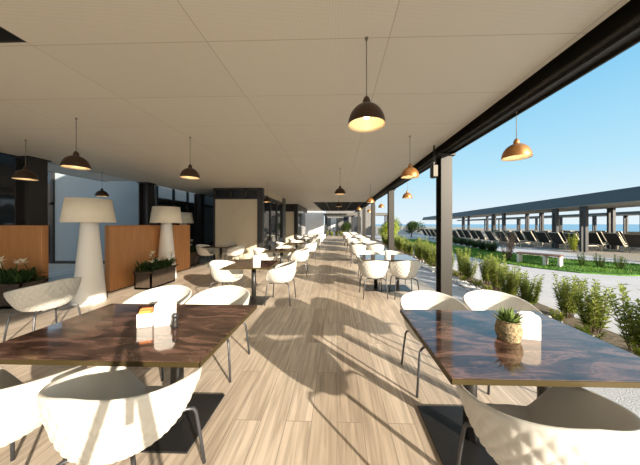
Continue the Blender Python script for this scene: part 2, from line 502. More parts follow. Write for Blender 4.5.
def make_column(i, y):
    t = thing('steel_column', 'dark steel column, %s from the front along the open side' % ORD[i] if i else
              'dark steel column with lit flange nearest the front right table', 'column', (2.0, y, 0), 0, 'steel columns along the open side')
    m = MB()
    m.box(-.10, .10, -.11, -.09, 0.012, 2.83).box(-.10, .10, .09, .11, 0.012, 2.83).box(-.012, .012, -.09, .09, 0.012, 2.83)
    m.build('shaft', M_COLUMN, t)
    MB().box(-.15, .15, -.14, .14, 2.80, 2.83).build('cap_plate', M_COLUMN, t)
    b = MB().box(-.16, .16, -.16, .16, 0, .014)
    for sx in (-.13, .13):
        for sy in (-.13, .13): b.lathe([(.016, .014), (.016, .034), (0, .034)], 8, (sx, sy, 0))
    b.build('base_plate', M_COLUMN, t)
    return t
for i in range(5): make_column(i, 4.36 + 4.25 * i)
# speaker on the beam
sp = thing('speaker', 'small black speaker hung under the beam beside the front column', 'speaker', (1.79, 4.3, 2.40))
MB().box(-.05, .05, -.07, .07, 0, .24, .015).build('housing', M_BLACK, sp)
MB().box(-.012, .012, -.012, .012, .24, .6).box(-.012, .2, -.012, .012, .45, .47).build('bracket', M_BLACK, sp)
MB().box(-.04, .04, -.076, -.068, .02, .22, .003).build('grille', M_CORD, sp)

# ------------------------------------------------------------------ left side: courtyard, facade, pavilions
def left_column(y, lab):
    t = thing('facade_column', lab, 'column', (-6.75, y, 0), 0, 'dark columns along the left ceiling edge')
    m = MB().box(-.16, -.13, -.16, .16, 0, 3.0).box(.13, .16, -.16, .16, 0, 3.0).box(-.13, .13, -.02, .02, 0, 3.0)
    m.build('shaft', M_DARKPANEL, t)
    MB().box(-.2, .2, -.2, .2, 2.97, 3.0).build('cap_plate', M_DARKPANEL, t)
left_column(4.9, 'dark column behind the leftmost wooden partition')
left_column(7.98, 'dark column behind the wooden partition between the two floor lamps')
left_column(11.1, 'dark column beyond the wooden partition, before the beige pavilion')
struct(MB().box(-11.1, -7.4, 8.75, 9.0, 0, 3.75).build('wall_courtyard', M_YARDWALL))
struct(MB().box(-11.1, -7.4, 8.70, 8.75, 0, .10).build('baseboard_courtyard', M_DARKPANEL))
struct(MB().box(-16, -11.1, 8.75, 9.0, 0, 3.75).build('wall_glazed', M_NAVYGLASS))
w1 = struct(MB().box(-16, -15.9, 8.68, 8.75, 0, 3.7).box(-13.4, -13.3, 8.68, 8.75, 0, 3.7).box(-11.95, -11.85, 8.68, 8.75, 0, 3.7)
       .box(-11.2, -11.1, 8.68, 8.75, 0, 3.7).box(-16, -11.1, 8.68, 8.75, 2.3, 2.4).build('window_1', M_DARKPANEL))
struct(MB().box(-16, -15.8, -11, 8.7, 0, 3.75).build('wall_left', M_DARKPANEL))
struct(MB().box(-10.3, -10.1, 9.0, 16, 0, 4.0).build('wall_yard', M_YARDWALL))
# dark glazed screen at the far left, behind the leftmost partition
gs = MB()
gs.box(-7.55, -7.45, 2.0, 5.3, 0, 3.35)
struct(gs.build('wall_screen', M_NAVYGLASS))
fr = MB()
for y in (2.0, 3.1, 4.2, 5.25): fr.box(-7.44, -7.38, y, y + .07, 0, 3.35)
fr.box(-7.44, -7.38, 2.0, 5.3, 2.3, 2.38)
struct(fr.build('trim_1', M_DARKPANEL))
# slatted soffits over the courtyard edge
so = MB()
for k in range(22): so.box(-8.3, -7.0, 5.5 + k * .11, 5.56 + k * .11, 3.06, 3.12)
so.box(-8.3, -8.2, 5.4, 8.0, 3.06, 3.2); so.box(-7.1, -7.0, 5.4, 8.0, 3.06, 3.2)
tag(so.build('slatted_soffit', M_SLAT), 'pale slatted soffit beyond the left ceiling edge above the blue-shaded courtyard wall', 'soffit')
# glazed facade further back
fa = MB()
fa.box(-7.3, -7.24, 9.0, 11.9, 0, 2.5)
struct(fa.build('window_2', M_NAVYGLASS))
fr = MB()
fr.box(-7.24, -7.12, 8.9, 13.6, 2.48, 2.60)
for y in (8.95, 9.9, 10.85, 11.85): fr.box(-7.24, -7.16, y, y + .08, 0, 3.3)
struct(fr.build('trim_2', M_DARKPANEL))
struct(MB().box(-7.36, -7.26, 11.9, 13.7, 0, 3.2).box(-7.26, -4.9, 13.5, 13.7, 0, 3.0).build('wall_passage', M_YARDWALL))
struct(MB().box(-7.26, -7.22, 11.9, 13.5, 0, .5).build('baseboard_passage', M_DARKPANEL))

# first beige pavilion
struct(MB().box(-4.93, -3.2, 9.18, 9.3, 0, 2.55).build('wall_pavilion_front', M_BEIGE))
struct(MB().box(-4.93, -4.83, 9.3, 13.5, 0, 2.95).build('wall_pavilion_side', M_BEIGE))
tr = MB()
tr.box(-5.0, -3.0, 9.16, 9.3, 2.55, 2.62).box(-5.0, -3.0, 9.16, 9.3, 2.92, 3.0)
for x in (-5.0, -4.35, -3.72, -3.2): tr.box(x, x + .1, 9.16, 9.3, 2.55, 3.0)
tr.box(-5.0, -4.93, 9.16, 9.3, 0, 2.55)
struct(tr.build('trim_3', M_DARKPANEL))
struct(MB().box(-4.9, -3.2, 9.24, 9.27, 2.62, 2.92).build('window_3', M_NAVYGLASS))
dc = MB().box(-3.2, -2.98, 9.14, 9.36, 0, 3.0).box(-3.14, -2.98, 12.6, 13.3, 0, 3.0)
dc.box(-3.14, -3.0, 9.36, 13.3, 2.62, 2.74).box(-3.14, -3.0, 9.36, 12.6, 0, .1)
struct(dc.build('trim_4', M_DARKPANEL))
struct(MB().box(-3.1, -3.06, 9.36, 12.6, .1, 2.62).build('window_4', M_NAVYGLASS))
fm = MB()
for y in (10.4, 11.5): fm.box(-3.12, -3.02, y, y + .06, .1, 2.62)
struct(fm.build('trim_5', M_DARKPANEL))
struct(MB().box(-3.13, -3.01, 9.36, 13.3, 2.74, 3.0).build('wall_pavilion_lintel', M_BEIGE))
# second pavilion
struct(MB().box(-4.4, -3.1, 16.6, 16.72, 0, 2.45).build('wall_pavilion_far', M_BEIGE))
d2 = MB().box(-3.1, -2.85, 16.55, 16.85, 0, 3.0).box(-4.5, -3.1, 16.58, 16.72, 2.45, 2.6).box(-4.5, -3.1, 16.66, 16.72, 2.6, 3.0)
d2.box(-4.5, -4.4, 16.55, 16.7, 0, 2.6).box(-3.0, -2.85, 16.85, 22, 2.6, 3.0)
struct(d2.build('trim_6', M_DARKPANEL))
struct(MB().box(-2.95, -2.9, 16.85, 21, 0, 2.6).build('window_5', M_NAVYGLASS))
# far end
struct(MB().box(-6, -1.6, 27.5, 27.8, 0, 3.4).build('wall_far_white', M_PALEWALL))
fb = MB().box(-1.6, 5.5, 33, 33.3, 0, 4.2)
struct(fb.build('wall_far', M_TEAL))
for k, (x0, x1, z1) in enumerate(((-.9, -.1, 2.4), (1.0, 1.7, 2.6), (2.4, 3.4, 2.6))):
    struct(MB().box(x0, x1, 32.93, 33.0, 0.3 if k else 0, z1).build('window_%d' % (6 + k), M_PALEWALL if k == 0 else M_NAVYGLASS))

# wooden partitions
def partition(x, y0, y1, lab, h=1.52):
    t = thing('wooden_partition', lab, 'partition', (x, y0, 0), 0, 'orange wooden partitions')
    L = y1 - y0
    n = max(2, round(L / .95)); s = L / n
    for k in range(n):
        MB().box(-.06, .06, k * s + .002, (k + 1) * s - .002, .03, h - .02, .006).build('panel', M_PART, t)
    MB().box(-.065, .065, 0, L, h - .02, h, .004).build('top_rail', M_PART, t)
    MB().box(-.045, .045, .01, L - .01, 0, .03).build('plinth', M_DARKPANEL, t)
    return t
partition(-5.16, 5.02, 7.85, 'orange oak partition standing between the two nearest white floor lamps')
t = thing('wooden_partition', 'orange oak partition cut by the left picture edge, behind the flower trough', 'partition', (-8.3, 4.72, 0), 0, 'orange wooden partitions')
for k in range(2): MB().box(k * 1.05 + .002, (k + 1) * 1.05 - .002, -.06, .06, .03, 1.5, .006).build('panel', M_PART, t)
MB().box(0, 2.1, -.065, .065, 1.5, 1.52, .004).build('top_rail', M_PART, t)
MB().box(.01, 2.09, -.045, .045, 0, .03).build('plinth', M_DARKPANEL, t)

# ------------------------------------------------------------------ big white floor lamps
def floor_lamp(x, y, lab, h=2.04):
    t = thing('floor_lamp', lab, 'lamp', (x, y, 0), 0, 'giant white floor lamps')
    MB().lathe([(.0, 0), (.25, 0), (.255, .02), (.245, .08), (.20, .62), (.155, 1.2), (.128, 1.62), (.12, 1.66), (0, 1.66)], 40).build('base', M_LAMPWHITE, t)
    z0, z1 = h - .46, h
    MB().lathe([(.385, z0), (.39, z0 + .003), (.328, z1), (.322, z1), (.384, z0), (.385, z0)], 48).build('lamp_shade', M_SHADE, t)
    MB().lathe([(.02, 1.6), (.02, h - .12), (0, h - .12)], 12).build('pole', M_LAMPWHITE, t)
    d = MB().lathe([(.0, h - .035), (.32, h - .035), (.32, h - .03), (0, h - .03)], 40)
    d.build('diffuser', M_SHADE, t)
    return t
floor_lamp(-4.90, 4.42, 'giant white floor lamp nearest the front, left of the long wooden partition')
floor_lamp(-4.90, 6.48, 'giant white floor lamp, second from the front, beside a flower trough')
floor_lamp(-6.6, 9.7, 'giant white floor lamp farthest back, mostly hidden behind the second one')

# planters with flowers
def planter(x0, x1, y0, y1, h, lab, rot=0, seed=1):
    rnd = random.Random(seed)
    cx, cy = (x0 + x1) / 2, (y0 + y1) / 2
    a, b = (x1 - x0) / 2, (y1 - y0) / 2
    t = thing('flower_trough', lab, 'planter', (cx, cy, 0), rot, 'dark flower troughs')
    m = MB()
    m.box(-a, a, -b, -b + .03, .02, h).box(-a, a, b - .03, b, .02, h).box(-a, -a + .03, -b, b, .02, h).box(a - .03, a, -b, b, .02, h)
    m.box(-a, a, -b, b, .02, .06)
    m.build('trough', M_PLANTER, t)
    rim = MB().box(-a - .015, a + .015, -b - .015, -b + .035, h - .04, h + .01).box(-a - .015, a + .015, b - .035, b + .015, h - .04, h + .01)
    rim.box(-a - .015, -a + .035, -b, b, h - .04, h + .01).box(a - .035, a + .015, -b, b, h - .04, h + .01)
    rim.build('rim', M_PLANTER, t)
    MB().box(-a + .03, a - .03, -b + .03, b - .03, .06, h - .04).build('soil', M_SOIL, t)
    lf = MB()
    for _ in range(520):
        x, y = rnd.uniform(-a, a) * .9, rnd.uniform(-b, b) * .95
        ang = rnd.uniform(0, 2 * PI); el = rnd.uniform(.1, 1.2)
        d = (math.cos(ang) * math.cos(el), math.sin(ang) * math.cos(el), math.sin(el))
        lf.quad_leaf((x, y, h - .05 + rnd.uniform(0, .16)), d, (-d[1], d[0], .2), rnd.uniform(.1, .24), rnd.uniform(.035, .06), .008)
    lf.build('foliage', M_PLANTLEAF, t)
    for k in range(7):
        x, y = rnd.uniform(-a, a) * .8, -b * .9 + 1.8 * b * (k + .5) / 7
        z = h + rnd.uniform(.2, .42)
        lean = rnd.uniform(-.08, .08)
        st = MB().tube([(x, y, h - .05), (x + lean * .4, y, (h + z) / 2), (x + lean, y + lean, z)], .006, 5).build('stem', M_PLANTLEAF, t)
        bl = MB()
        for q in range(9):
            an = q * 2.4; el = rnd.uniform(.1, 1.0)
            d = (math.cos(an) * math.cos(el), math.sin(an) * math.cos(el), math.sin(el))
            bl.quad_leaf((x + lean, y + lean, z - .03 + .008 * q), d, (-d[1], d[0], 0), .085, .05, .006)
        bl.build('flower', M_PETAL, t)
    return t
planter(-4.74, -4.34, 5.25, 6.05, .43, 'dark flower trough with cream blooms in front of the long wooden partition', seed=3)
planter(-5.75, -5.32, 8.0, 8.75, .5, 'dark flower trough with cream blooms behind the second floor lamp', seed=4)
planter(-6.9, -5.75, 4.0, 4.4, .45, 'dark flower trough at the left edge with white blooms', seed=6)

# ------------------------------------------------------------------ pendant lamps
def make_pendant(x, y, lab, outer, drop=.68, top=3.0):
    t = thing('pendant_lamp', lab, 'lamp', (x, y, top), 0, 'domed pendant lamps')
    zb = -drop
    prof = [(.145, zb)]
    for k in range(1, 11):
        a = PI / 2 * k / 10
        prof.append((.145 * math.cos(a) * .97 + .004, zb + .165 * math.sin(a)))
    prof += [(0, zb + .1655)]
    MB().lathe(prof[:], 36).mesh
    sh = MB()
    n = 36
    vs = []; fs = []
    for r, z in prof:
        vs += [(r * math.cos(2 * PI * k / n), r * math.sin(2 * PI * k / n), z) for k in range(n)]
    for i in range(len(prof) - 1):
        for k in range(n):
            k2 = (k + 1) % n
            fs.append((i * n + k, i * n + k2, (i + 1) * n + k2, (i + 1) * n + k))
    sh.add(vs, fs, True).build('shade', outer, t)
    li = MB(); vi = []; 
    for r, z in prof:
        q = .965
        vi += [(r * q * math.cos(2 * PI * k / n), r * q * math.sin(2 * PI * k / n), zb + (z - zb) * .955) for k in range(n)]
    vi += [(.145 * math.cos(2 * PI * k / n), .145 * math.sin(2 * PI * k / n), zb) for k in range(n)]
    fi = [tuple(reversed(f)) for f in fs]
    o = len(prof) * n
    fi += [(k, (k + 1) % n, o + (k + 1) % n, o + k) for k in range(n)]
    li.add(vi, fi, True).build('lining', M_GOLD, t)
    MB().lathe([(.0, zb + .15), (.032, zb + .15), (.03, zb + .19), (.02, zb + .215), (.008, zb + .225), (0, zb + .225)], 16).build('cap', outer, t)
    MB().tube([(0, 0, zb + .22), (0, 0, -.02)], .004, 6).build('cord', M_CORD, t)
    MB().lathe([(0, -.022), (.009, -.02), (.014, 0), (0, 0)], 16).build('ceiling_rose', M_CORD, t)
    MB().lathe([(0, zb + .05), (.018, zb + .055), (.03, zb + .08), (.022, zb + .11), (.014, zb + .15), (0, zb + .15)], 14).build('bulb', M_BULB, t)
    return t
pB = make_pendant(.23, 1.80, 'dark domed pendant lamp nearest the viewer, hanging above the aisle', M_BRONZE)
G = 'domed pendant lamps'
dup(pB, (-3.57, 3.05, 3), 0, 'dark domed pendant lamp above the nearest floor lamp', G)
dup(pB, (-2.45, 3.77, 3), 0, 'dark domed pendant lamp right of the second floor lamp, above the far tables', G)
dup(pB, (-5.37, 3.82, 3), 0, 'dark domed pendant lamp closest to the left picture edge', G)
dup(pB, (-6.55, 6.23, 3), 0, 'small dark domed pendant lamp before the blue-shaded courtyard wall', G)
dup(pB, (.08, 5.96, 3), 0, 'dark domed pendant lamp above the aisle, second from the viewer', G)
dup(pB, (.08, 10.1, 3), 0, 'dark domed pendant lamp above the aisle, third from the viewer', G)
dup(pB, (-2.45, 8.0, 3), 0, 'tiny dark domed pendant lamp before the beige pavilion front', G)
pC = make_pendant(2.09, 2.74, 'sunlit-toned domed pendant lamp hanging from the beam against the sky, largest and rightmost', M_SUNLITDOME, .54, 2.86)
dup(pC, (2.09, 6.9, 2.86), 0, 'sunlit-toned domed pendant lamp under the beam, just left of the front column', G)
dup(pC, (2.09, 10.9, 2.86), 0, 'sunlit-toned domed pendant lamp under the beam, third from the front', G)
dup(pC, (2.09, 15.0, 2.86), 0, 'sunlit-toned domed pendant lamp under the beam, fourth from the front', G)
pD = make_pendant(1.20, 3.82, 'sunlit-toned domed pendant lamp hung from the ceiling over the right tables, nearest', M_SUNLITDOME)
dup(pD, (1.20, 8.3, 3), 0, 'sunlit-toned domed pendant lamp over the right tables, second from the front', G)
dup(pD, (1.20, 12.6, 3), 0, 'sunlit-toned domed pendant lamp over the right tables, third from the front', G)

# ------------------------------------------------------------------ tub chairs
def rim_h(a):
    a = abs(a)
    T = R(116)
    if a <= T: return .80 - .125 * (a / T) ** 1.5
    if a <= R(150):
        u = (a - T) / (R(150) - T); u = u * u * (3 - 2 * u)
        return .675 * (1 - u) + .455 * u
    return .455 - .012 * (a - R(150)) / R(30)
def rim_r(a):
    b = abs(a)
    x, y = abs(math.sin(b)), -math.cos(b)
    rx, ry = .325, (.30 if y < 0 else .33)
    base = 1.0 / ((x / rx) ** 2.4 + (abs(y) / ry) ** 2.4) ** (1 / 2.4)
    T = R(112)
    if b > T:
        u = min(1, (b - T) / R(50)); u = u * u * (3 - 2 * u)
        base = base * (1 - u) + (base * .84) * u
    return base
def shell_mesh():
    NU, NV = 252, 66
    P = np.zeros((NU, NV, 3))
    for i in range(NU):
        a = -PI + 2 * PI * i / NU
        rr, hh = rim_r(a), rim_h(a)
        hi = max(0.0, min(1.0, (hh - .455) / .34))
        p0 = np.array((0, .395)); p1 = np.array((.235, .390)); p2 = np.array((.275 * (.72 + .28 * hi), .405 + .045 * hi)); p3 = np.array((rr, hh))
        for j in range(NV):
            v = j / (NV - 1)
            q = (1 - v) ** 3 * p0 + 3 * (1 - v) ** 2 * v * p1 + 3 * (1 - v) * v * v * p2 + v ** 3 * p3
            P[i, j] = (math.sin(a) * q[0], -math.cos(a) * q[0], q[1])
    du = np.roll(P, -1, 0) - np.roll(P, 1, 0)
    dv = np.zeros_like(P); dv[:, 1:-1] = P[:, 2:] - P[:, :-2]; dv[:, 0] = P[:, 1] - P[:, 0]; dv[:, -1] = P[:, -1] - P[:, -2]
    nrm = np.cross(du, dv)
    ln = np.linalg.norm(nrm, axis=2, keepdims=True); ln[ln < 1e-9] = 1
    nrm /= ln
    nrm[:, 0] = (0, 0, -1)
    # make normals point outward / down
    cen = np.array((0, 0, .75))
    if np.sum(nrm[NU // 2, NV // 2] * (P[NU // 2, NV // 2] - cen)) < 0: nrm = -nrm
    outer = P.copy()
    for i in range(NU):
        a = -PI + 2 * PI * i / NU
        for j in range(NV):
            v = j / (NV - 1)
            s_ = 28 * (a + PI) / (2 * PI); t_ = v * 8
            d = abs(math.sin(PI * (s_ + t_)) * math.sin(PI * (s_ - t_))) ** .45
            fade = min(1, max(0, (v - .18) / .15)) * min(1, (1 - v) / .05)
            outer[i, j] += nrm[i, j] * .009 * d * fade
    inner = P - nrm * .017
    inner[:, 0] = (0, 0, .412)
    m = MB()
    idx = lambda k, i, j: k * NU * NV + (i % NU) * NV + j
    vs = [tuple(p) for p in outer.reshape(-1, 3)] + [tuple(p) for p in inner.reshape(-1, 3)]
    rimt = P[:, -1] - nrm[:, -1] * .0085 + np.array((0, 0, .007))
    vs += [tuple(p) for p in rimt]
    ro = 2 * NU * NV
    fs = []
    for i in range(NU):
        for j in range(NV - 1):
            fs.append((idx(0, i, j), idx(0, i, j + 1), idx(0, i + 1, j + 1), idx(0, i + 1, j)))
            fs.append((idx(1, i, j), idx(1, i + 1, j), idx(1, i + 1, j + 1), idx(1, i, j + 1)))
        fs.append((idx(0, i, NV - 1), ro + i, ro + (i + 1) % NU, idx(0, i + 1, NV - 1)))
        fs.append((ro + i, idx(1, i, NV - 1), idx(1, i + 1, NV - 1), ro + (i + 1) % NU))
    m.add(vs, fs, True)
    return m
CH_GROUP = 'white tub chairs on the terrace'
def make_chair(loc, rotz, label):
    t = thing('tub_chair', label, 'chair', loc, rotz, CH_GROUP)
    shell_mesh().build('shell', M_WHITE, t)
    for sx in (-1, 1):
        for sy in (-1, 1):
            pts = [(sx * .255, sy * .245, 0), (sx * .238, sy * .228, .20), (sx * .222, sy * .212, .355), (sx * .212, sy * .202, .385),
                   (sx * .185, sy * .175, .400), (sx * .10, sy * .10, .400)]
            lg = MB().tube(pts, .0105, 8).build('leg', M_LEG, t)
    MB().lathe([(0, .375), (.10, .375), (.13, .385), (.14, .398), (0, .398)], 20).build('seat_mount', M_LEG, t)
    return t
W = 'white tub chair '
ch = make_chair((-1.13, 1.24, 0), R(-3), W + 'on the near side of the left front table, quilted back towards us')
def chair(x, y, rz, lab): return dup(ch, (x, y, 0), rz, lab, CH_GROUP)
chair(-1.86, 1.22, R(3), W + 'at the left front table, cut off by the left edge')
chair(-1.30, 2.47, R(180), W + 'behind the left front table, its nearer one to the aisle')
chair(-1.98, 2.47, R(180), W + 'behind the left front table, in front of the flower trough')
chair(-4.0, 3.05, R(82), W + 'alone at the left edge before the nearest floor lamp')
chair(.96, 1.15, R(-2), W + 'with quilted back towards us in the lower right corner')
chair(.97, 2.32, R(180), W + 'behind the right front table, on its aisle side')
chair(1.65, 2.36, R(176), W + 'behind the right front table, next to the gravel')

# ------------------------------------------------------------------ tables
TG = 'dark marble tables'
def make_table(cx, cy, wx, wy, posts, plate, lab, grp=TG):
    t = thing('marble_table', lab, 'table', (cx, cy, 0), 0, grp)
    a, b = wx / 2, wy / 2
    MB().box(-a + .004, a - .004, -b + .004, b - .004, .724, .75, .003).build('tabletop', M_MARBLE, t)
    e = MB().box(-a, a, -b, -b + .004, .72, .7485).box(-a, a, b - .004, b, .72, .7485).box(-a, -a + .004, -b, b, .72, .7485).box(a - .004, a, -b, b, .72, .7485)
    e.build('edge_band', M_BRASS, t)
    for px in posts:
        MB().lathe([(0, .014), (.045, .014), (.045, .70), (0, .70)], 24, (px, 0, 0)).build('post', M_BLACK, t)
    fr = MB()
    x0, x1 = min(posts) - .22, max(posts) + .22
    fr.box(x0, x1, -.04, .04, .70, .724)
    for px in posts: fr.box(px - .03, px + .03, -b * .72, b * .72, .70, .724)
    fr.build('support_frame', M_BLACK, t)
    MB().box(plate[0], plate[1], plate[2], plate[3], 0, .014, .003).build('base_plate', M_PLATE, t)
    return t
make_table(-1.53, 1.78, 1.48, .95, (-.27, .27), (-.28, .52, -.26, .27), 'dark brown marble table at the front left, holding a napkin holder')
make_table(1.21, 1.69, 1.24, .97, (-.25, .28), (-.53, .55, -.28, .28), 'dark marble table at the front right reflecting the sky, with a potted succulent')

big = None
for k, cy in enumerate((5.6, 9.3, 13.0, 16.7, 20.4)):
    o = ['second', 'third', 'fourth', 'fifth', 'sixth'][k]
    lab = 'dark marble table, %s from the front along the open side' % o
    if big is None: big = make_table(1.2, cy, 1.24, .95, (-.26, .26), (-.53, .53, -.28, .28), lab)
    else: dup(big, (1.2, cy, 0), 0, lab, TG)
    where = '%s table along the open side' % o
    for q, (dx, dy, rz, nm) in enumerate(((-.42, -.60, 0, 'near side, aisle seat'), (.24, -.60, 0, 'near side, outer seat'),
                                          (-.36, .62, 180, 'far side, aisle seat'), (.30, .62, 180, 'far side, outer seat'))):
        chair(1.2 + dx, cy + dy, R(rz + random.uniform(-5, 5)), W + 'at %s of the %s' % (nm, where))
small = None
for k, (cx, cy) in enumerate(((-1.68, 4.6), (-1.72, 7.1), (-1.7, 9.6), (-1.7, 12.1), (-1.7, 14.6), (-1.7, 17.4), (-4.25, 8.3))):
    o = ['second', 'third', 'fourth', 'fifth', 'sixth', 'seventh'][k] if k < 6 else ''
    where = '%s table of the left aisle row' % o if k < 6 else 'table in front of the beige pavilion'
    lab = 'square dark table, %s from the front in the left aisle row' % o if k < 6 else 'square dark table in front of the beige pavilion wall'
    if small is None: small = make_table(cx, cy, .86, .86, (0,), (-.26, .26, -.26, .26), lab)
    else: dup(small, (cx, cy, 0), 0, lab, TG)
    chair(cx + .56, cy - .02, R(90 + random.uniform(-6, 6)), W + 'at the aisle end of the %s' % where)
    chair(cx - .56, cy + .02, R(-90 + random.uniform(-8, 8)), W + 'at the inner end of the %s' % where)
    if k != 0: chair(cx - .05, cy + .58, R(180 + random.uniform(-8, 8)), W + 'behind the %s' % where)

# things on the tables
def holder(x, y, z, wd, h, dp, rz, lab):
    t = thing('napkin_holder', lab, 'napkin holder', (x, y, z), rz, 'white napkin holders')
    def plate(y0, y1):
        m = MB(); r = wd * .3
        pts = [(-wd / 2, 0), (wd / 2, 0)]
        for k in range(7):
            a = PI / 2 * k / 6
            pts.append((wd / 2 - r + r * math.cos(a), h - r + r * math.sin(a)))
        for k in range(7):
            a = PI / 2 + PI / 2 * k / 6
            pts.append((-wd / 2 + r + r * math.cos(a), h - r + r * math.sin(a)))
        n = len(pts)
        vs = [(px, y0, pz) for px, pz in pts] + [(px, y1, pz) for px, pz in pts]
        fs = [tuple(range(n)), tuple(range(2 * n - 1, n - 1, -1))] + [(i, n + i, n + (i + 1) % n, (i + 1) % n) for i in range(n)]
        return m.add(vs, fs)
    plate(-dp / 2, -dp / 2 + .008).build('front_plate', M_PORC, t)
    plate(dp / 2 - .008, dp / 2).build('back_plate', M_PORC, t)
    MB().box(-wd / 2, wd / 2, -dp / 2 + .008, dp / 2 - .008, 0, .01).build('base', M_PORC, t)
    MB().box(-wd / 2 + .01, wd / 2 - .01, -dp / 2 + .012, dp / 2 - .012, .01, h * .9).build('napkins', M_PAPER, t)
holder(-1.37, 1.80, .75, .135, .19, .06, R(25), 'white rounded napkin holder on the left front table')
holder(1.345, 1.66, .75, .125, .175, .06, R(-12), 'white rounded napkin holder beside the succulent on the right front table')
holder(-1.60, 4.55, .75, .14, .17, .07, R(20), 'white napkin holder on the second table of the left aisle row')
holder(1.2, 5.5, .75, .13, .17, .06, R(5), 'white napkin holder on the second table along the open side')
t = thing('sachet_caddy', 'small white caddy of orange sugar sachets on the left front table', 'sugar caddy', (-1.50, 1.77, .75), R(20))
m = MB()
for a in ((-.05, .05, -.035, -.029), (-.05, .05, .029, .035)): m.box(*a, 0, .105)
m.box(-.05, -.044, -.03, .03, 0, .105).box(.044, .05, -.03, .03, 0, .105).box(-.05, .05, -.035, .035, 0, .006)
m.build('caddy', M_PORC, t)
for k in range(6):
    MB().box(-.038, .038, -.026 + k * .0085, -.022 + k * .0085, .008, .125 + .006 * (k % 3)).build('sachet', M_ORANGE if k % 2 == 0 else M_RED, t)
t = thing('reflection_shape', 'small dark shape for a reflection right of the napkin holder on the left front table', 'reflection stand-in', (-1.25, 1.74, .75))  # added dark shape standing in for a reflection on the tabletop
MB().lathe([(0, 0), (.022, 0), (.024, .02), (.016, .06), (.018, .08), (.0, .08)], 16).build('body', M_BLACK, t)
MB().lathe([(0, .08), (.018, .08), (.018, .1), (.008, .112), (0, .112)], 16).build('cap', M_LEG, t)

t = thing('potted_succulent', 'spiky green succulent in a woven tan pot on the right front table', 'plant', (1.19, 1.63, .75))
pot = MB(); prof = []
for k in range(15):
    u = k / 14
    prof.append((.062 + .016 * math.sin(PI * u) + .004 * math.sin(u * 40), .135 * u))
prof = [(0, 0)] + prof + [(.055, .135), (.052, .115), (0, .115)]
pot.lathe(prof, 28).build('pot', M_POT, t)
lf = MB()
rnd = random.Random(5)
for k in range(46):
    a = k * 2.399; el = R(78) - R(68) * (k / 46) + rnd.uniform(-.1, .1)
    d = Vector((math.cos(a) * math.cos(el), math.sin(a) * math.cos(el), math.sin(el)))
    s_ = Vector((-math.sin(a), math.cos(a), 0)); nn = d.cross(s_)
    p = Vector((math.cos(a) * .012, math.sin(a) * .012, .118)); L = rnd.uniform(.07, .11); wd = .014
    mid = p + d * L * .45; tip = p + d * L + Vector((0, 0, .012))
    lf.add([p - s_ * wd * .6, p + s_ * wd * .6, mid + s_ * wd, mid - s_ * wd, mid + nn * .006, tip],
           [(0, 1, 2, 3), (1, 0, 4), (0, 3, 4), (2, 1, 4), (3, 5, 4), (5, 2, 4), (2, 5, 3)])
lf.build('leaves', M_SUCC, t)

# tripod whose shadow falls on the near left chair
t = thing('camera_tripod', 'black tripod at the front of the aisle whose shadow falls on the near left chair', 'tripod', (0, 0, 0))
for a in (R(100), R(220), R(340)):
    MB().tube([(.03 * math.cos(a), .03 * math.sin(a), 1.34), (.22 * math.cos(a), .22 * math.sin(a), .64)], .02, 8).tube(
        [(.22 * math.cos(a), .22 * math.sin(a), .64), (.39 * math.cos(a), .39 * math.sin(a), 0.0)], .014, 8).build('leg', M_BLACK, t)
MB().lathe([(0, 1.02), (.018, 1.02), (.018, 1.33), (.05, 1.33), (.05, 1.36), (.025, 1.37), (.025, 1.40), (.04, 1.405), (.04, 1.42), (0, 1.42)], 16).build('head', M_BLACK, t)

# ------------------------------------------------------------------ garden
def shrub_meshes(seed, h, rad, leafmat, nst=9, per=46, up=.75, ll=.075, lw=.022):
    rnd = random.Random(seed)
    st = MB(); lf = MB()
    for k in range(nst):
        a = rnd.uniform(0, 2 * PI); rr = rad * math.sqrt(rnd.random()) * .9
        hh = h * rnd.uniform(.65, 1.05)
        b = Vector((math.cos(a) * rr * .35, math.sin(a) * rr * .35, 0)); tp = Vector((math.cos(a) * rr, math.sin(a) * rr, hh))
        mid = (b + tp) / 2 + Vector((rnd.uniform(-.03, .03), rnd.uniform(-.03, .03), 0))
        st.tube([b, mid, tp], [.006, .005, .002], 4)
        for q in range(per):
            u = .12 + .88 * q / per
            p = b.lerp(mid, u * 2) if u < .5 else mid.lerp(tp, u * 2 - 1)
            an = q * 2.4 + k; el = rnd.uniform(.15, 1.1) * up
            d = Vector((math.cos(an) * math.cos(el), math.sin(an) * math.cos(el), math.sin(el)))
            lf.quad_leaf(p, d, (-d.y, d.x, .3), ll * rnd.uniform(.6, 1.3) * (1.2 - .5 * u), lw, .003)
    return st.mesh('stems', M_STEM), lf.mesh('foliage', leafmat)
def place_shrub(name, meshes, x, y, rz, sc, lab, cat, grp, z=0.0):
    t = thing(name, lab, cat, (x, y, z), rz, grp)
    t.scale = sc
    for nm, me in zip(('stems', 'foliage'), meshes):
        o = bpy.data.objects.new(nm, me); COL.objects.link(o); o.parent = t
    return t
variants = [shrub_meshes(20 + k, .66, .25, M_SHRUB, 24, 54, .8, .085, .03) for k in range(4)]
y = 2.35; k = 0
rnd = random.Random(11)
while y < 19 and k < 34:
    s = rnd.uniform(.95, 1.25)
    place_shrub('feathery_shrub', variants[k % 4], 3.72 + rnd.uniform(-.12, .12), y, rnd.uniform(0, 6.3), (s, s, s * rnd.uniform(.9, 1.15)),
                'feathery light green shrub, %s from the front in the bed beside the path' % ORD[k], 'shrub', 'feathery shrubs in the bed')
    y += rnd.uniform(.44, .58); k += 1
lows = [shrub_meshes(40 + k, .3, .22, M_LIME, 8, 26, .8, .07, .03) for k in range(2)]
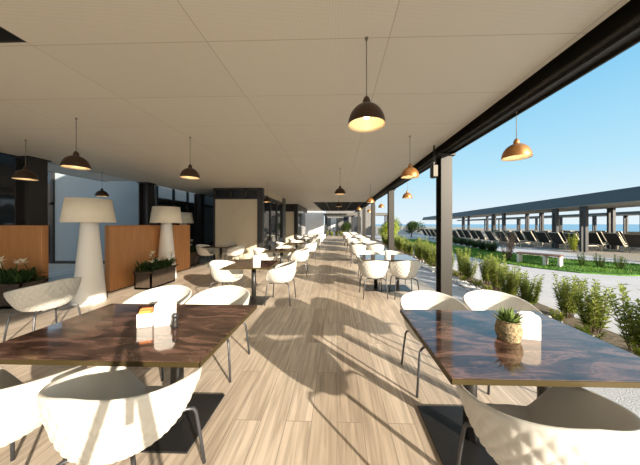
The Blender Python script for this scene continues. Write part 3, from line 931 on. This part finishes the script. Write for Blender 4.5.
for k, (x, y) in enumerate([(3.42 + .07 * (i % 2), 2.2 + .52 * i) for i in range(14)]):
    place_shrub('groundcover_plant', lows[k % 2], x, y, k * 1.3, (.8, .8, .6), 'low lime groundcover plant, %s from the front at the pebble edge' % ORD[k],
                'plant', 'groundcover plants at the pebble edge')
clump = shrub_meshes(60, .5, .2, M_SHRUB, 12, 30, .9)
for k, (x, y) in enumerate(((9.05, 8.75), (9.35, 8.45), (9.75, 8.2))):
    place_shrub('grass_clump', clump, x, y, k, (1, 1, 1), 'upright green clump on the lawn right of the bench, %s of three' % ORD[k], 'plant', 'clumps right of the bench')
red = shrub_meshes(70, 1.25, .42, M_REDLEAF, 22, 34, .8, .09, .03)
place_shrub('russet_shrub', red, 7.25, 10.0, 0, (1, 1, 1), 'tall sparse russet shrub at the left end of the bench', 'shrub', None)
yel = shrub_meshes(71, .9, .3, M_LIME, 16, 34, .7, .1, .05)
place_shrub('yellow_shrub', yel, 13.2, 13.2, 0, (1, 1, 1.15), 'yellow-green shrub among the dark loungers', 'shrub', None)
hed = shrub_meshes(72, .55, .42, M_SHRUB2, 30, 44, .7, .1, .05)
for k in range(7):
    place_shrub('hedge_bush', hed, 8.6 + .12 * k, 13.0 + 1.0 * k, k, (1, 1, .95), 'dark green bush, %s from the front of the row behind the lawn' % ORD[k], 'shrub', 'bushes behind the lawn')
for k in range(5):
    place_shrub('hedge_bush', yel, -1.9 + .62 * k, 30.0, k, (1.1, 1.1, .75), 'lime green bush, %s from the left of the hedge closing the aisle' % ORD[k], 'shrub', 'bushes closing the aisle')
def crown_meshes(seed, rx, rz, trunk, leafmat, n=2600, ls=.16):
    rnd = random.Random(seed); lf = MB(); st = MB()
    lobes = [(Vector((rnd.gauss(0, .4) * rx, rnd.gauss(0, .4) * rx, trunk + rz + rnd.gauss(0, .35) * rz)), rnd.uniform(.45, .75)) for _ in range(9)]
    for q in range(n):
        c, k = lobes[q % 9]
        d = Vector((rnd.gauss(0, 1), rnd.gauss(0, 1), rnd.gauss(0, 1))).normalized()
        p = c + Vector((d.x * rx * k, d.y * rx * k, d.z * rz * k)) * (rnd.random() ** .33)
        if p.z < .05: continue
        lf.quad_leaf(p, d + Vector((rnd.gauss(0, .5), rnd.gauss(0, .5), rnd.gauss(0, .5))), (-d.y, d.x, .3), ls * rnd.uniform(.7, 1.4), ls * .5, .01)
    st.tube([(0, 0, 0), (.03, .02, trunk * .6), (0, 0, trunk + rz)], [.09 * rx, .07 * rx, .03 * rx], 7)
    for c, k in lobes[:5]: st.tube([(0, 0, trunk), c], [.05 * rx, .02 * rx], 5)
    return st.mesh('trunk', M_STEM), lf.mesh('crown', leafmat)
def place_tree(meshes, x, y, rz, sc, lab, name='garden_tree', cat='tree', grp=None):
    t = thing(name, lab, cat, (x, y, 0), rz, grp); t.scale = sc
    for nm, me in zip(('trunk', 'crown'), meshes):
        o = bpy.data.objects.new(nm, me); COL.objects.link(o); o.parent = t
    return t
dk = crown_meshes(73, 1.0, .75, .5, M_SHRUB2)
gr = crown_meshes(74, 1.0, .7, .35, M_SHRUB)
lm = crown_meshes(75, .8, .6, .25, M_LIME)
TGp = 'trees at the far end of the garden'
place_tree(dk, 8.9, 27.8, 0, (1, 1, 1), 'round dark tree beyond the lawn, just left of the front column', grp=TGp)
place_tree(dk, 6.9, 30.5, 1, (1, 1, 1.15), 'dark tree seen between the second and third far columns', grp=TGp)
place_tree(gr, 5.6, 24.5, 1, (1, 1, 1), 'mid green tree beyond the end of the planting bed', grp=TGp)
place_tree(lm, 4.5, 19.9, 2, (1, 1, .95), 'large yellow-green bush at the far end of the planting bed', 'yellow_shrub', 'shrub')
place_tree(dk, 1.2, 31.0, 2, (.8, .8, .95), 'dark leafy tree under the far pergola, right of the aisle', grp=TGp)
# bench
bx, by = 7.34, 9.55; ex, ey = 8.10, 8.50
ang = math.atan2(ey - by, ex - bx); L = math.hypot(ex - bx, ey - by)
t = thing('garden_bench', 'long low bench with reddish wooden seat and pale legs at the lawn edge', 'bench', (bx, by, 0), ang)
for k in range(4): MB().box(0, L, -.21 + k * .107, -.21 + k * .107 + .097, .37, .42, .006).build('seat_board', M_BENCHWOOD, t)
for x in (.02, L * .62, L - .09): MB().box(x, x + .07, -.2, .2, 0, .37, .006).build('leg', M_CONCRETE, t)

# pergolas
def pergola(name, X0, X1, Y0, Y1, zb, zt, posts, lab, sl):
    t = thing(name, lab, 'pergola', (X0, Y0, 0))
    W_, L_ = X1 - X0, Y1 - Y0
    rf = MB()
    vs = [(0, 0, zb), (W_, 0, zb), (W_, L_, zb), (0, L_, zb), (sl, 0, zt), (W_, 0, zt), (W_, L_, zt), (sl, L_, zt)]
    rf.add(vs, [(4, 5, 6, 7), (0, 1, 5, 4), (1, 2, 6, 5), (2, 3, 7, 6), (3, 0, 4, 7)])
    rf.build('roof', M_PERG, t)
    MB().box(.02, W_ - .02, .02, L_ - .02, zb - .04, zb).build('soffit', M_PERGSOF, t)
    for py in posts:
        for dx in (.15, W_ - .5):
            MB().box(dx, dx + .14, py - Y0 - .2, py - Y0 - .06, 0, zb - .04).box(dx, dx + .14, py - Y0 + .06, py - Y0 + .2, 0, zb - .04).box(
                dx, dx + .14, py - Y0 - .06, py - Y0 + .06, zb - .3, zb - .04).build('post', M_PERGPOST, t)
    return t
def turned(t, X0):       # the beach buildings stand turned a little from the terrace
    t.location = (X0 + .176 * t.location.y, t.location.y, 0)
    t.rotation_euler = (0, 0, -math.atan(.176))
p = pergola('beach_pergola', 0, 3.6, 3.0, 60, 2.58, 3.22, (5.3, 7.3, 13.4, 15.5, 21.7, 23.7, 30, 32, 38.3, 40.3), 'long grey flat roofed pergola nearest the lawn', .3)
turned(p, 11.2)
p = pergola('beach_pergola', 0, 3.6, 8.0, 75, 2.55, 2.8, (18, 23, 28, 33, 38, 43, 48, 56), 'long grey pergola farther off on the beach', .05)
turned(p, 24.9)
p = pergola('garden_pergola', -1.6, 2.4, 27, 32, 2.62, 2.8, (27.6, 29.2, 30.8), 'dark low pergola closing the far end of the aisle', .05)
t = pergola('garden_pergola', 3.6, 8.0, 34.2, 37, 2.9, 3.2, (35.0, 36.5), 'short grey pergola at the far end of the garden', .05)

# beach loungers
def make_lounger(loc, rz, lab):
    t = thing('beach_lounger', lab, 'lounger', loc, rz, 'dark beach loungers')
    MB().box(.0, 1.25, -.31, .31, .31, .36, .01).build('seat', M_CANVAS, t)
    b = MB(); c, s_ = math.cos(R(58)), math.sin(R(58))
    b.obox((-.4 * c, 0, .34 + .4 * s_), .045, .62, .82, Quaternion((0, 1, 0), R(-(90 - 58))))
    b.build('backrest', M_CANVAS, t)
    f = MB()
    for sy in (-.33, .33):
        f.bar((0, sy, .33), (1.27, sy, .33), .035, .05)
        f.bar((0, sy, .33), (-.84 * c, sy, .33 + .84 * s_), .035, .05)
    f.bar((1.26, -.33, .33), (1.26, .33, .33), .035, .05); f.bar((-.84 * c, -.33, .33 + .84 * s_), (-.84 * c, .33, .33 + .84 * s_), .035, .05)
    f.build('frame', M_LOUNGEFRAME, t)
    for x in (.05, 1.15):
        for sy in (-.33, .33): MB().bar((x, sy, 0), (x, sy, .33), .04).build('leg', M_LOUNGEFRAME, t)
    return t
lo = None
rnd = random.Random(2)
ROWS = [(9.9, 19.4, 'first'), (12.0, 15.9, 'second'), (14.15, 13.95, 'third'), (16.3, 12.9, 'fourth'), (18.45, 12.4, 'fifth'), (20.6, 12.0, 'sixth')]
for c_, (x, y0, nm) in enumerate(ROWS):
    for q in range(7):
        lab = 'dark beach lounger with raised back, %s of the %s file from the left' % (ORD[q], nm)
        loc = (x + rnd.uniform(-.12, .12), y0 + q * 1.06, -.03); rz = R(rnd.uniform(-4, 4) + 8)
        if lo is None: lo = make_lounger(loc, rz, lab)
        else: dup(lo, loc, rz, lab, 'dark beach loungers')
